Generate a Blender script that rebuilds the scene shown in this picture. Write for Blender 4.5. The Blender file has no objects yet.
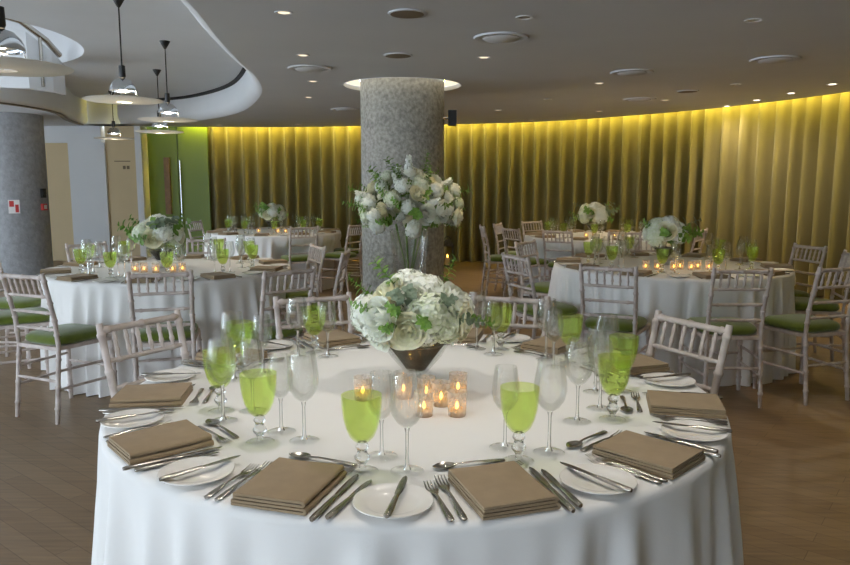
import bpy, math, random
from math import pi, sin, cos, radians as R
from mathutils import Vector, Matrix
from mathutils.geometry import tessellate_polygon

SC = bpy.context.scene
COL = SC.collection
rnd = random.Random(7)

# ------------------------------------------------------------------ materials
def lin(h):
    h = h.lstrip('#'); out = []
    for i in (0, 2, 4):
        c = int(h[i:i+2], 16) / 255
        out.append(c / 12.92 if c <= .04045 else ((c + .055) / 1.055) ** 2.4)
    return (*out, 1)

def new_mat(name):
    m = bpy.data.materials.new(name); m.use_nodes = True
    nt = m.node_tree; nt.nodes.clear()
    out = nt.nodes.new('ShaderNodeOutputMaterial')
    return m, nt, out

def mat(name, col, rough=.5, metal=0, var=.0, scale=8, col2=None, bump=0, bscale=60, sheen=0, trans=0, spec=.5):
    """principled with object-space noise between two colours of the thing itself"""
    m, nt, out = new_mat(name)
    b = nt.nodes.new('ShaderNodeBsdfPrincipled')
    b.inputs['Roughness'].default_value = rough
    b.inputs['Metallic'].default_value = metal
    b.inputs['Specular IOR Level'].default_value = spec
    if sheen: b.inputs['Sheen Weight'].default_value = sheen
    nt.links.new(b.outputs[0], out.inputs[0])
    c = lin(col)
    tc = nt.nodes.new('ShaderNodeTexCoord')
    if var or col2:
        n = nt.nodes.new('ShaderNodeTexNoise'); n.inputs['Scale'].default_value = scale
        n.inputs['Detail'].default_value = 4
        nt.links.new(tc.outputs['Object'], n.inputs['Vector'])
        r = nt.nodes.new('ShaderNodeValToRGB')
        r.color_ramp.elements[0].position = .3; r.color_ramp.elements[1].position = .7
        c2 = lin(col2) if col2 else tuple(min(1, x * (1 + var)) for x in c[:3]) + (1,)
        c1 = c if col2 else tuple(x * (1 - var) for x in c[:3]) + (1,)
        r.color_ramp.elements[0].color = c1; r.color_ramp.elements[1].color = c2
        nt.links.new(n.outputs['Fac'], r.inputs['Fac'])
        nt.links.new(r.outputs[0], b.inputs['Base Color'])
    else:
        b.inputs['Base Color'].default_value = c
    if bump:
        n2 = nt.nodes.new('ShaderNodeTexNoise'); n2.inputs['Scale'].default_value = bscale
        n2.inputs['Detail'].default_value = 3
        nt.links.new(tc.outputs['Object'], n2.inputs['Vector'])
        bp = nt.nodes.new('ShaderNodeBump'); bp.inputs['Strength'].default_value = bump
        bp.inputs['Distance'].default_value = .01
        nt.links.new(n2.outputs['Fac'], bp.inputs['Height'])
        nt.links.new(bp.outputs[0], b.inputs['Normal'])
    if trans:
        tl = nt.nodes.new('ShaderNodeBsdfTranslucent'); tl.inputs[0].default_value = c
        mx = nt.nodes.new('ShaderNodeMixShader'); mx.inputs[0].default_value = trans
        nt.links.new(b.outputs[0], mx.inputs[1]); nt.links.new(tl.outputs[0], mx.inputs[2])
        nt.links.new(mx.outputs[0], out.inputs[0])
    return m

def thin_glass(name, tint, refl=1.0, rough=.005, haze=0.0, hazecol='#FFFFFF'):
    """thin-walled glass: tinted see-through with fresnel reflection, a little diffuse body"""
    m, nt, out = new_mat(name)
    t = nt.nodes.new('ShaderNodeBsdfTransparent'); t.inputs[0].default_value = tint
    g = nt.nodes.new('ShaderNodeBsdfGlossy'); g.inputs['Roughness'].default_value = rough
    g.inputs[0].default_value = (.95, .97, .97, 1)
    f = nt.nodes.new('ShaderNodeLayerWeight'); f.inputs['Blend'].default_value = .5
    pw = nt.nodes.new('ShaderNodeMath'); pw.operation = 'POWER'; pw.inputs[1].default_value = 4.5
    nt.links.new(f.outputs['Facing'], pw.inputs[0])
    mul = nt.nodes.new('ShaderNodeMath'); mul.operation = 'MULTIPLY_ADD'; mul.inputs[1].default_value = refl; mul.inputs[2].default_value = .025
    mul.use_clamp = True
    nt.links.new(pw.outputs[0], mul.inputs[0])
    src = t
    if haze:
        d = nt.nodes.new('ShaderNodeBsdfDiffuse'); d.inputs[0].default_value = lin(hazecol)
        tr = nt.nodes.new('ShaderNodeBsdfTranslucent'); tr.inputs[0].default_value = lin(hazecol)
        ad = nt.nodes.new('ShaderNodeMixShader'); ad.inputs[0].default_value = .5
        nt.links.new(d.outputs[0], ad.inputs[1]); nt.links.new(tr.outputs[0], ad.inputs[2])
        n = nt.nodes.new('ShaderNodeTexNoise'); n.inputs['Scale'].default_value = 30
        tc = nt.nodes.new('ShaderNodeTexCoord'); nt.links.new(tc.outputs['Object'], n.inputs['Vector'])
        mm = nt.nodes.new('ShaderNodeMath'); mm.operation = 'MULTIPLY'; mm.inputs[1].default_value = haze * 2
        nt.links.new(n.outputs['Fac'], mm.inputs[0])
        mx0 = nt.nodes.new('ShaderNodeMixShader')
        nt.links.new(mm.outputs[0], mx0.inputs[0])
        nt.links.new(t.outputs[0], mx0.inputs[1]); nt.links.new(ad.outputs[0], mx0.inputs[2])
        src = mx0
    mx = nt.nodes.new('ShaderNodeMixShader')
    nt.links.new(mul.outputs[0], mx.inputs[0])
    nt.links.new(src.outputs[0], mx.inputs[1]); nt.links.new(g.outputs[0], mx.inputs[2])
    nt.links.new(mx.outputs[0], out.inputs[0])
    return m

def solid_glass(name, tint, thin=0.0, thin_tint=(1, 1, 1, 1)):
    m, nt, out = new_mat(name)
    g = nt.nodes.new('ShaderNodeBsdfGlass'); g.inputs['IOR'].default_value = 1.45; g.inputs['Roughness'].default_value = 0
    g.inputs[0].default_value = tint
    t = nt.nodes.new('ShaderNodeBsdfTransparent'); t.inputs[0].default_value = thin_tint
    mx = nt.nodes.new('ShaderNodeMixShader'); mx.inputs[0].default_value = thin
    nt.links.new(g.outputs[0], mx.inputs[1]); nt.links.new(t.outputs[0], mx.inputs[2])
    nt.links.new(mx.outputs[0], out.inputs[0]); return m

def emit(name, col, strength):
    m, nt, out = new_mat(name)
    e = nt.nodes.new('ShaderNodeEmission'); e.inputs[0].default_value = lin(col); e.inputs[1].default_value = strength
    nt.links.new(e.outputs[0], out.inputs[0]); return m

def wood_floor():
    m, nt, out = new_mat('parquet')
    b = nt.nodes.new('ShaderNodeBsdfPrincipled'); nt.links.new(b.outputs[0], out.inputs[0])
    tc = nt.nodes.new('ShaderNodeTexCoord')
    mp = nt.nodes.new('ShaderNodeMapping'); mp.inputs['Rotation'].default_value = (0, 0, R(38))
    nt.links.new(tc.outputs['Object'], mp.inputs[0])
    br = nt.nodes.new('ShaderNodeTexBrick'); br.inputs['Scale'].default_value = 1
    br.inputs['Brick Width'].default_value = .9; br.inputs['Row Height'].default_value = .09
    br.inputs['Mortar Size'].default_value = .0015
    br.inputs['Color1'].default_value = lin('#8C7559'); br.inputs['Color2'].default_value = lin('#816A4F')
    br.inputs['Mortar'].default_value = lin('#6A5740')
    nt.links.new(mp.outputs[0], br.inputs['Vector'])
    mp2 = nt.nodes.new('ShaderNodeMapping'); mp2.inputs['Rotation'].default_value = (0, 0, R(38)); mp2.inputs['Scale'].default_value = (1.5, 22, 1)
    nt.links.new(tc.outputs['Object'], mp2.inputs[0])
    n = nt.nodes.new('ShaderNodeTexNoise'); n.inputs['Scale'].default_value = 2; n.inputs['Detail'].default_value = 6
    nt.links.new(mp2.outputs[0], n.inputs['Vector'])
    mx = nt.nodes.new('ShaderNodeMixRGB'); mx.blend_type = 'OVERLAY'; mx.inputs[0].default_value = .4
    nt.links.new(br.outputs['Color'], mx.inputs[1]); nt.links.new(n.outputs['Fac'], mx.inputs[2])
    nt.links.new(mx.outputs[0], b.inputs['Base Color'])
    b.inputs['Roughness'].default_value = .38
    b.inputs['Specular IOR Level'].default_value = .35
    return m

M = dict(
    ceiling=mat('ceiling_paint', '#D4D6DA', .85, var=.02, scale=2),
    upper=mat('upper_ceiling_paint', '#DCE0E4', .85, var=.02, scale=2),
    white=mat('white_paint', '#E4E6E8', .7, var=.02, scale=2),
    cream=mat('cream_paint', '#D9C49C', .7, var=.03, scale=2),
    green=mat('green_lacquer', '#6F841A', .45, var=.05, scale=1.5),
    floor=wood_floor(),
    concrete=mat('bush_hammered_concrete', '#8A8880', .95, scale=26, col2='#BDBAB0', bump=1.0, bscale=38),
    dconcrete=mat('grey_concrete', '#8E8F90', .95, scale=14, col2='#A2A3A6', bump=.6, bscale=30),
    curtain=mat('olive_velvet', '#787046', .8, var=.08, scale=3, sheen=.3),
    cloth=mat('white_linen', '#EFEDEA', .85, var=.015, scale=3, bump=.05, bscale=300, sheen=.1),
    limewood=mat('limewashed_wood', '#B9AAA2', .5, scale=18, col2='#D6CAC3'),
    cushion=mat('moss_green_velvet', '#5C6B12', .9, var=.12, scale=20, sheen=.4),
    napkin=mat('taupe_linen', '#9C8668', .85, var=.06, scale=30, bump=.12, bscale=500, sheen=.1),
    china=mat('white_porcelain', '#F2EEE8', .15, var=.01),
    steel=mat('polished_steel', '#B9B3AA', .22, metal=1, var=.05, scale=12),
    chrome=mat('chrome', '#DADDE0', .12, metal=1, var=.02),
    black=mat('black_plastic', '#161616', .45, var=.1),
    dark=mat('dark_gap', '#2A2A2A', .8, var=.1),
    shade_grille=mat('shadow_line_grille_brown', '#7D6F5C', .6, var=.05),
    opal=mat('opal_disc', '#F6F4EE', .4, var=.01, trans=.6),
    petalw=mat('white_petal', '#EAEEDC', .6, scale=7, col2='#FAFAF6', trans=.12),
    petalg=mat('green_white_petal', '#D6E0B6', .6, scale=6, col2='#F6F7EE', trans=.12),
    petalc=mat('cream_petal', '#F6F1DC', .55, scale=5, col2='#E8E8C4', trans=.12),
    leaf=mat('green_leaf', '#5A8430', .5, scale=10, col2='#93B552', trans=.2),
    sage=mat('sage_leaf', '#6E7F66', .6, scale=10, col2='#92A089', trans=.2),
    soil=mat('dark_stems', '#37322B', .9, scale=25, col2='#5A5548'),
    clear=solid_glass('clear_glass', (.99, .995, .993, 1), .82, (.985, .99, .985, 1)),
    footglass=thin_glass('foot_glass', (.975, .98, .975, 1), 1.5),
    stemglass=solid_glass('stem_glass', (.99, .995, .993, 1), .15, (.97, .975, .97, 1)),
    greenglass=thin_glass('lime_green_glass', (.915, .965, .69, 1), .7, haze=.065, hazecol='#D0E870'),
    smoke=thin_glass('smoked_glass', (.86, .84, .81, 1), .4, haze=.04, hazecol='#8A8274'),
    frost=thin_glass('frosted_votive_glass', (.97, .96, .95, 1), .4, .25, haze=.30, hazecol='#F4EDE4'),
    wax=mat('candle_wax', '#F4E6C8', .6, var=.02, trans=.4),
    flame=emit('candle_flame', '#FFB545', 16),
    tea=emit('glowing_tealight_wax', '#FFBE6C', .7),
    bulb=emit('warm_bulb', '#FFE9C4', 14),
    lampoff=mat('downlight_reflector', '#D8D6D0', .25, metal=.6, var=.02),
    lampon=emit('downlight_lamp', '#FFF1D6', 9),
    lampdim=emit('downlight_lamp_dimmed', '#FFE6C0', 1.6),
    halo=emit('halo_diffuser', '#FFF0CF', 1.25),
    cove=emit('cove_strip', '#FFE45E', 66),
    signred=mat('sign_red', '#C63A38', .5, var=.03),
    signwhite=mat('sign_white', '#E8E4E2', .5, var=.02),
    ink=mat('sign_ink', '#7A6A50', .6, var=.05),
    wood=mat('oak_handle', '#8A6A44', .5, var=.15, scale=14),
    ply=mat('plywood', '#B79B70', .6, var=.1),
)

# ------------------------------------------------------------------ mesh builder
class MB:
    def __init__(s): s.v = []; s.f = []; s.mi = []
    def add(s, vs, fs, mi=0):
        o = len(s.v); s.v += [tuple(v) for v in vs]
        s.f += [tuple(o + i for i in f) for f in fs]; s.mi += [mi] * len(fs)
    def box(s, x0, x1, y0, y1, z0, z1, mi=0):
        vs = [(x, y, z) for z in (z0, z1) for y in (y0, y1) for x in (x0, x1)]
        s.add(vs, [(0, 2, 3, 1), (4, 5, 7, 6), (0, 1, 5, 4), (2, 6, 7, 3), (0, 4, 6, 2), (1, 3, 7, 5)], mi)
    def loft(s, rings, cap=True, closed=True, mi=0):
        n = len(rings[0]); vs = [p for r in rings for p in r]; fs = []
        for i in range(len(rings) - 1):
            for j in range(n if closed else n - 1):
                k = (j + 1) % n
                fs.append((i*n + j, i*n + k, (i+1)*n + k, (i+1)*n + j))
        if cap: fs.append(tuple(range(n - 1, -1, -1))); fs.append(tuple((len(rings)-1)*n + j for j in range(n)))
        s.add(vs, fs, mi)
    def lathe(s, prof, n=24, c=(0, 0, 0), cap=True, mi=0):
        s.loft([[(c[0] + r*cos(2*pi*j/n), c[1] + r*sin(2*pi*j/n), c[2] + z) for j in range(n)] for r, z in prof], cap, True, mi)
    def tube(s, pts, rad, n=8, cap=True, mi=0):
        pts = [Vector(p) for p in pts]
        if not hasattr(rad, '__len__'): rad = [rad] * len(pts)
        t0 = (pts[1] - pts[0]).normalized()
        up = Vector((0, 0, 1)) if abs(t0.z) < .9 else Vector((1, 0, 0))
        u = t0.cross(up).normalized(); rings = []
        for i, p in enumerate(pts):
            t = (pts[min(i+1, len(pts)-1)] - pts[max(i-1, 0)]).normalized()
            u = (u - t * u.dot(t)).normalized(); w = t.cross(u)
            rings.append([p + (u*cos(2*pi*j/n) + w*sin(2*pi*j/n)) * rad[i] for j in range(n)])
        s.loft(rings, cap, True, mi)
    def xf(s, mtx):
        s.v = [tuple(mtx @ Vector(p)) for p in s.v]; return s
    def mesh(s, name, mats, smooth=True):
        me = bpy.data.meshes.new(name); me.from_pydata(s.v, [], s.f)
        for m in (mats if isinstance(mats, (list, tuple)) else [mats]): me.materials.append(m)
        for p, i in zip(me.polygons, s.mi): p.use_smooth = smooth; p.material_index = i
        me.update(); 
        import bmesh
        bm = bmesh.new(); bm.from_mesh(me); bmesh.ops.recalc_face_normals(bm, faces=bm.faces); bm.to_mesh(me); bm.free()
        if smooth:
            try: me.set_sharp_from_angle(angle=R(48))
            except Exception: pass
        return me
    def build(s, name, mats, parent=None, smooth=True, loc=None):
        return mobj(name, s.mesh(name, mats, smooth), parent, loc)

def mobj(name, me, parent=None, loc=None, rot=None, scale=None):
    o = bpy.data.objects.new(name, me); COL.objects.link(o)
    if parent: o.parent = parent
    if loc is not None: o.location = loc
    if rot is not None: o.rotation_euler = rot
    if scale is not None: o.scale = (scale,)*3 if not hasattr(scale, '__len__') else scale
    return o
def empty(name, loc=(0, 0, 0), rz=0):
    o = bpy.data.objects.new(name, None); COL.objects.link(o); o.empty_display_size = .05
    o.location = loc; o.rotation_euler = (0, 0, rz); return o
def tag(o, label, cat, group=None):
    o['label'] = label; o['category'] = cat
    if group: o['group'] = group
    return o
def struct(o): o['kind'] = 'structure'; return o
KIDS = {}
def copy_tree(o, parent=None):
    c = o.copy(); COL.objects.link(c)
    if parent: c.parent = parent
    for ch in list(o.children): copy_tree(ch, c)
    return c
PROTO = {}
def inst(kind, maker, loc, rz, label, cat, group=None, rot=None):
    if kind not in PROTO: o = PROTO[kind] = maker()
    else: o = copy_tree(PROTO[kind])
    o.location = loc; o.rotation_euler = rot if rot else (0, 0, rz)
    return tag(o, label, cat, group)

def bamboo(p0, p1, r, rings, n=8, mb=None, mid=()):
    """turned bamboo-style rod: radius list with raised rings"""
    mb = mb or MB(); P = [Vector(p0)] + [Vector(m) for m in mid] + [Vector(p1)]
    L = [0]
    for a, b in zip(P, P[1:]): L.append(L[-1] + (b - a).length)
    T = L[-1]
    def at(t):
        d = t * T
        for i in range(len(P) - 1):
            if d <= L[i+1] + 1e-9: return P[i].lerp(P[i+1], (d - L[i]) / (L[i+1] - L[i]))
        return P[-1]
    ks = [(0, r*.9)] + [(L[i]/T, r) for i in range(1, len(P) - 1)] + [(1, r*.9)]
    for q in rings:
        h = .010 / T
        ks += [(q - h, r), (q - h*.5, r*1.28), (q + h*.5, r*1.28), (q + h, r)]
    ks.sort()
    mb.tube([at(k[0]) for k in ks], [k[1] for k in ks], n)
    return mb

# ------------------------------------------------------------------ the room
ZC, ZU = 2.45, 2.85            # low ceiling, raised ceiling
PATH = [(-5.3, 13.4), (-4.13, 13.55), (-2.67, 13.6), (-1.14, 13.35), (.36, 13.0), (1.4, 12.7), (2.3, 12.2), (3.27, 11.25), (3.95, 10.4),
        (4.5, 9.4), (4.87, 8.4), (5.1, 7.2), (5.2, 5.5), (5.1, 3.8)]
def catmull(P, k=10):
    out = []
    for i in range(len(P) - 1):
        a = Vector(P[max(i-1, 0)]); b = Vector(P[i]); c = Vector(P[i+1]); d = Vector(P[min(i+2, len(P)-1)])
        for j in range(k):
            t = j / k
            out.append(.5*((2*b) + (c - a)*t + (2*a - 5*b + 4*c - d)*t*t + (3*b - a - 3*c + d)*t**3))
    out.append(Vector(P[-1])); return out
def offset(P, d):
    out = []
    for i, p in enumerate(P):
        t = (P[min(i+1, len(P)-1)] - P[max(i-1, 0)]).normalized()
        out.append(p + Vector((-t.y, t.x)) * d)
    return out
EDGE = catmull(PATH)           # edge of the low ceiling, runs left to right
BACK = offset(EDGE, .36)       # wall behind the curtain

# floor
f = MB(); f.box(-9, 5.8, -3.2, 14.4, -.1, 0); struct(f.build('floor', M['floor'], smooth=False))

# low ceiling with the big curved opening on the left and the column recess
HOLE_R = catmull([(-1.30, 2.0), (-1.33, 3.6), (-1.40, 4.6), (-1.50, 5.4), (-1.60, 6.4), (-1.70, 7.6), (-1.98, 8.9), (-2.7, 10.8), (-3.72, 12.2), (-4.6, 12.75), (-5.3, 12.9)], 8)
HOLE_L = catmull([(-5.95, 12.9), (-5.75, 12.0), (-5.3, 10.6), (-5.5, 9.3), (-6.3, 8.2), (-7.2, 7.6), (-7.6, 6.0), (-7.4, 3.6), (-6.6, 2.0)], 6)
HOLE = [Vector(p) for p in HOLE_R] + [Vector(p) for p in HOLE_L]
CX, CY, CR = -.243, 7.98, .45
RING = [Vector((CX + .63*cos(2*pi*i/64), CY + .63*sin(2*pi*i/64))) for i in range(64)]
OUT = list(EDGE) + [Vector((5.05, -3.2)), Vector((-9, -3.2)), Vector((-9, 13.4))]
def slab(loops, z):
    vs = [[Vector((p.x, p.y, 0)) for p in l] for l in loops]
    tr = tessellate_polygon(vs); flat = [(p.x, p.y, z) for l in loops for p in l]
    return flat, tr
mb = MB(); vs, tr = slab([OUT, HOLE, RING], ZC); mb.add(vs, tr)
o = mb.build('ceiling', M['ceiling'], smooth=False); struct(o)
# edge return of the low ceiling along the curtain slot
mb = MB(); mb.loft([[(p.x, p.y, ZC) for p in EDGE], [(p.x, p.y, ZC + .34) for p in EDGE]], cap=False, closed=False)
struct(mb.build('trim_1', M['ceiling']))
# slot roof above curtain
mb = MB(); roof = [(p.x, p.y, ZC + .34) for p in offset(EDGE, -.3)]; roof2 = [(p.x, p.y, ZC + .34) for p in offset(EDGE, .4)]
mb.loft([roof, roof2], cap=False, closed=False); struct(mb.build('ceiling_slot', M['white']))
# curved fascia of the opening, with a rounded lip
def fascia(loop, name, m, z0, z1, lip=.05, inward=1, close=False):
    mb = MB(); rows = []
    for off, z in ((0, z0), (lip*.3*inward, z0 + lip*.1), (lip*.75*inward, z0 + lip*.5), (lip*inward, z0 + lip), (lip*inward, z1)):
        q = offset(loop, off); rows.append([(p.x, p.y, z) for p in q])
    mb.loft(rows, cap=False, closed=close); return mb.build(name, m)
struct(fascia(HOLE_R, 'trim_2', M['white'], ZC, ZU - .035, .12, 1))
struct(fascia(HOLE_L, 'trim_3', M['white'], ZC, ZU + .02, .05, 1))
# dark strip painted as shadow where the raised ceiling stops short of the fascia
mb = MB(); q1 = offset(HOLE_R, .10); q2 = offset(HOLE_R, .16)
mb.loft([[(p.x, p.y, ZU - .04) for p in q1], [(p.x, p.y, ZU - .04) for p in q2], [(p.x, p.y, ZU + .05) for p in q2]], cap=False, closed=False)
struct(mb.build('trim_gap_shade', M['dark']))
# raised ceiling with the round stair shaft
SX, SY, SR = -5.55, 7.35, 2.0
SH = [Vector((SX + SR*cos(2*pi*i/72), SY + SR*sin(2*pi*i/72))) for i in range(72)]
OUTU = [Vector(p) for p in ((-1.2, 1.6), (-1.2, 9.8), (-2.2, 12), (-3.4, 13.2), (-8.6, 13.2), (-8.6, 1.6))]
mb = MB(); vs, tr = slab([OUTU, SH], ZU); mb.add(vs, tr); struct(mb.build('ceiling_raised', M['upper'], smooth=False))
mb = MB(); mb.loft([[(p.x, p.y, z) for p in SH] for z in (ZU, ZU + .06, 4.2)], cap=False)
mb.add([(p.x, p.y, 4.2) for p in SH], [tuple(range(72))]); struct(mb.build('wall_shaft', M['white']))
# front end of the opening closes behind the camera's view
mb = MB(); mb.loft([[(HOLE_R[0].x, 2.0, ZC), (-6.6, 2.0, ZC)], [(HOLE_R[0].x, 2.0, ZU), (-6.6, 2.0, ZU)]], cap=False, closed=False)
struct(mb.build('trim_5', M['white'], smooth=False))
# brown strip painted as the shadow line under the left fascia lip
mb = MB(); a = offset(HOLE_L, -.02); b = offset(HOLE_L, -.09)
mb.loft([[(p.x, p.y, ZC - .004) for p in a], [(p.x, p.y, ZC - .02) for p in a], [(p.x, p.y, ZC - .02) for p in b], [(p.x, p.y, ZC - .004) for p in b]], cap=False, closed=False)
struct(mb.build('trim_lip_shade', M['shade_grille']))

# stair balustrade in the shaft
st = empty('stair_balustrade', (0, 0, 0))
tag(st, 'white curved stair balustrade with grey handrail, up in the round ceiling opening', 'balustrade')
rail = catmull([(-5.6, 8.0, 3.55), (-4.95, 8.1, 3.36), (-4.39, 8.2, 3.19), (-4.27, 8.5, 3.03), (-4.22, 8.78, 2.90), (-4.3, 8.95, 2.80)], 5) if False else None
RP = [(-5.6, 7.9, 3.50), (-4.95, 8.05, 3.32), (-4.42, 8.2, 3.17), (-4.30, 8.5, 3.02), (-4.28, 8.74, 2.90)]
mb = MB(); mb.tube(RP, .035, 10); mb.build('handrail', M['steel'], st)
mb = MB()
mb.loft([[(x + .02, y + .06, z - .1) for x, y, z in RP], [(x + .02, y + .06, 2.46) for x, y, z in RP], [(x - .03, y + .12, 2.46) for x, y, z in RP], [(x - .03, y + .12, z - .1) for x, y, z in RP]], cap=True, closed=False)
mb.build('stair_wall', M['white'], st, smooth=False)
for x, y, z in ((-4.95, 8.05, 3.30), (-4.33, 8.42, 3.04)):
    mb = MB(); mb.tube([(x, y, z), (x, y, 2.5)], .02, 8); mb.build('baluster', M['steel'], st)

# walls
mb = MB(); mb.loft([[(p.x, p.y, 0) for p in BACK], [(p.x, p.y, ZC + .34) for p in BACK]], cap=False, closed=False)
struct(mb.build('wall_back', M['white']))
YW = 13.3
def panel(name, x0, x1, z0, z1, m, y=YW, t=.3):
    mb = MB(); mb.box(x0, x1, y, y + t, z0, z1); return struct(mb.build(name, m, smooth=False))
panel('wall_far_left', -9, -5.86, 2.15, ZC + .4, M['white'])
panel('wall_cream_left', -9, -6.46, 0, 2.15, M['cream'], YW + .06)
panel('wall_white_left', -6.46, -5.80, 0, 2.15, M['white'], YW - .02)
panel('wall_cream_right', -5.80, -5.235, 0, ZC, M['cream'], YW + .03)
panel('wall_pier', -5.95, -5.25, ZC, ZU + .1, M['white'], 12.93, .4)
panel('trim_7', -5.235, -5.12, 0, ZC, M['white'], YW - .05)
# olive green double doors
YD = 13.66
for k, (x0, x1) in enumerate(((-5.2, -4.62), (-4.605, -4.05))):
    mb = MB(); mb.box(x0, x1, YD + .02, YD + .1, 0, ZC + .3)
    d = struct(mb.build('door_%d' % (k + 1), M['green'], smooth=False))
    if k == 0:
        mb = MB(); mb.box(-4.86, -4.76, YD - .05, YD + .02, .85, 1.90); mb.build('door_handle', M['wood'], d, smooth=False)
    else:
        mb = MB(); mb.tube([(-4.56, YD - .04, .3), (-4.56, YD - .04, 1.85)], .014, 8)
        mb.tube([(-4.56, YD - .04, .5), (-4.56, YD + .03, .5)], .01, 6); mb.tube([(-4.56, YD - .04, 1.7), (-4.56, YD + .03, 1.7)], .01, 6)
        mb.build('door_handle', M['chrome'], d)
# left side: glazed wall of daylight (mullions, sill, head)
mb = MB(); mb.box(-9, -8.9, 10.08, 14, 0, ZC + .1); struct(mb.build('wall_left', M['white'], smooth=False))
mb = MB()
for y in (-3.0, -.4, 2.2, 4.8, 7.4, 10.0): mb.box(-9, -8.9, y, y + .08, .1, ZC)
mb.box(-9, -8.9, -3.2, 10.1, 0, .1)
struct(mb.build('window_1', M['white'], smooth=False))
mb = MB(); mb.box(-1.6, 5.6, -3.3, -3.2, 0, ZC); struct(mb.build('wall_rear', M['white'], smooth=False))
mb = MB(); mb.box(5.3, 5.6, -3.2, 4.2, 0, ZC + .3); struct(mb.build('wall_right', M['curtain'], smooth=False))

# curtain with deep irregular folds
mid = offset(EDGE, .20); cl = [0]
for a, b in zip(mid, mid[1:]): cl.append(cl[-1] + (b - a).length)
def at_len(d):
    for i in range(len(mid) - 1):
        if d <= cl[i+1]:
            t = (d - cl[i]) / (cl[i+1] - cl[i]); p = mid[i].lerp(mid[i+1], t); tg = (mid[i+1] - mid[i]).normalized()
            return p, Vector((-tg.y, tg.x))
    return mid[-1], Vector((1, 0))
mb = MB(); rows = [[] for _ in range(7)]; zs = (.015, .4, 1.0, 1.6, 2.1, 2.4, ZC + .22)
d = 1.22; L = cl[-1]; ph = 0.; r2 = random.Random(3); wl = .25; amp = .10; jit = 0.
while d < L:
    p, n = at_len(d)
    for k, z in enumerate(zs):
        t = z / zs[-1]
        w = sin(ph + .25*sin(3.1*d)*(1 - t)) ; w = math.copysign(abs(w) ** .75, w)
        q = p + n * (amp * w * (1.1 - .25*t) + .012*sin(2*ph + 1.3 + 2*t))
        rows[k].append((q.x, q.y, z))
    d += .014; ph += 2*pi*.014 / wl
    if r2.random() < .05: wl = r2.uniform(.19, .29); amp = r2.uniform(.08, .12)
mb.loft(rows, cap=False, closed=False)
tag(mb.build('curtain', M['curtain']), 'floor-length olive gold pleated curtain sweeping round the back and right wall', 'curtain')
# cove light strip hidden above the slot
mb = MB(); a = offset(EDGE, .02); b = offset(EDGE, .05); k0 = 8
mb.loft([[(p.x, p.y, ZC + .16) for p in a[k0:]], [(p.x, p.y, ZC + .16) for p in b[k0:]], [(p.x, p.y, ZC + .19) for p in b[k0:]], [(p.x, p.y, ZC + .19) for p in a[k0:]]], cap=True)
tag(mb.build('cove_light', M['cove']), 'yellow cove light strip in the ceiling slot along the curtain top', 'light')

# columns
mb = MB(); mb.lathe([(CR, 0), (CR, 1.2), (CR, ZC + .14)], 72, (CX, CY, 0)); struct(mb.build('column', M['concrete']))
mb = MB(); mb.lathe([(.47, 0), (.47, ZC)], 64, (-6.32, 11.2, 0)); struct(mb.build('column_left', M['dconcrete']))
hl = empty('halo_light', (CX, CY, ZC)); tag(hl, 'glowing round halo light recessed in the ceiling around the central column', 'ceiling light')
mb = MB(); mb.lathe([(CR + .01, .045), (.625, .045)], 64, cap=False); mb.build('diffuser', M['halo'], hl)
mb = MB(); mb.lathe([(.628, .10), (.628, 0), (.645, -.004), (.648, 0)], 64, cap=False); mb.build('rim', M['ceiling'], hl)

# ------------------------------------------------------------------ ceiling fittings
def make_downlight(on):
    o = empty('downlight')
    mb = MB(); mb.lathe([(.035, .002), (.042, -.004), (.055, -.005), (.058, .0)], 20, cap=False); mb.build('bezel', M['white'], o)
    mb = MB(); mb.lathe([(.001, -.001), (.037, -.001)], 20, cap=False); mb.build('lamp', M[{2: 'lampon', 1: 'lampdim', 0: 'lampoff'}[on]], o)
    return o
DL = [((4.07, 9.98), 2, 'first lit downlight from the left in the row beside the right curtain'),
      ((4.16, 9.29), 2, 'second lit downlight from the left in the row beside the right curtain'),
      ((4.24, 8.59), 2, 'third lit downlight from the left in the row beside the right curtain'),
      ((4.3, 7.84), 2, 'rightmost lit downlight in the row beside the right curtain'),
      ((1.82, 7.76), 1, 'small dim downlight right of the round vent on the right half of ceiling'),
      ((3.01, 9.29), 1, 'small dim downlight just left of the lit curtain row'),
      ((3.28, 7.84), 0, 'unlit downlight in front of the lit curtain row'),
      ((2.12, 4.85), 0, 'unlit downlight at the top right of the photo'),
      ((-1.0, 6.12), 1, 'dim downlight left of the column, nearest the camera of that line'),
      ((-1.15, 7.62), 1, 'dim downlight left of the column beside the halo, middle of its line'),
      ((-1.41, 8.98), 1, 'dim downlight left of the column, below the middle one in the photo'),
      ((.49, 6.22), 1, 'dim downlight in front and right of the column halo'),
      ((1.04, 10.51), 1, 'small dim downlight behind the column, right of the black speaker'),
      ((1.75, 12.11), 1, 'tiny dim downlight near the back curtain right of the column'),
      ((-2.22, 12.89), 1, 'tiny dim downlight near the back curtain left of the column'),
      ((-3.64, 13.05), 1, 'tiny bright downlight at the left end of the back curtain'),
      ((-.87, 4.64), 1, 'dim downlight at top of the photo left of the dark round speaker'),
      ((.63, 4.77), 0, 'unlit downlight at top of the photo beside the large round vent'),
      ((1.52, 9.18), 0, 'unlit downlight midway between the column and the right curtain'),
      ((2.51, 10.65), 1, 'tiny dim downlight near the bend of the back curtain')]
for (x, y), on, lab in DL:
    inst('downlight%d' % on, lambda on=on: make_downlight(on), (x, y, ZC - .002), 0, lab, 'downlight', 'ceiling downlights')
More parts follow.
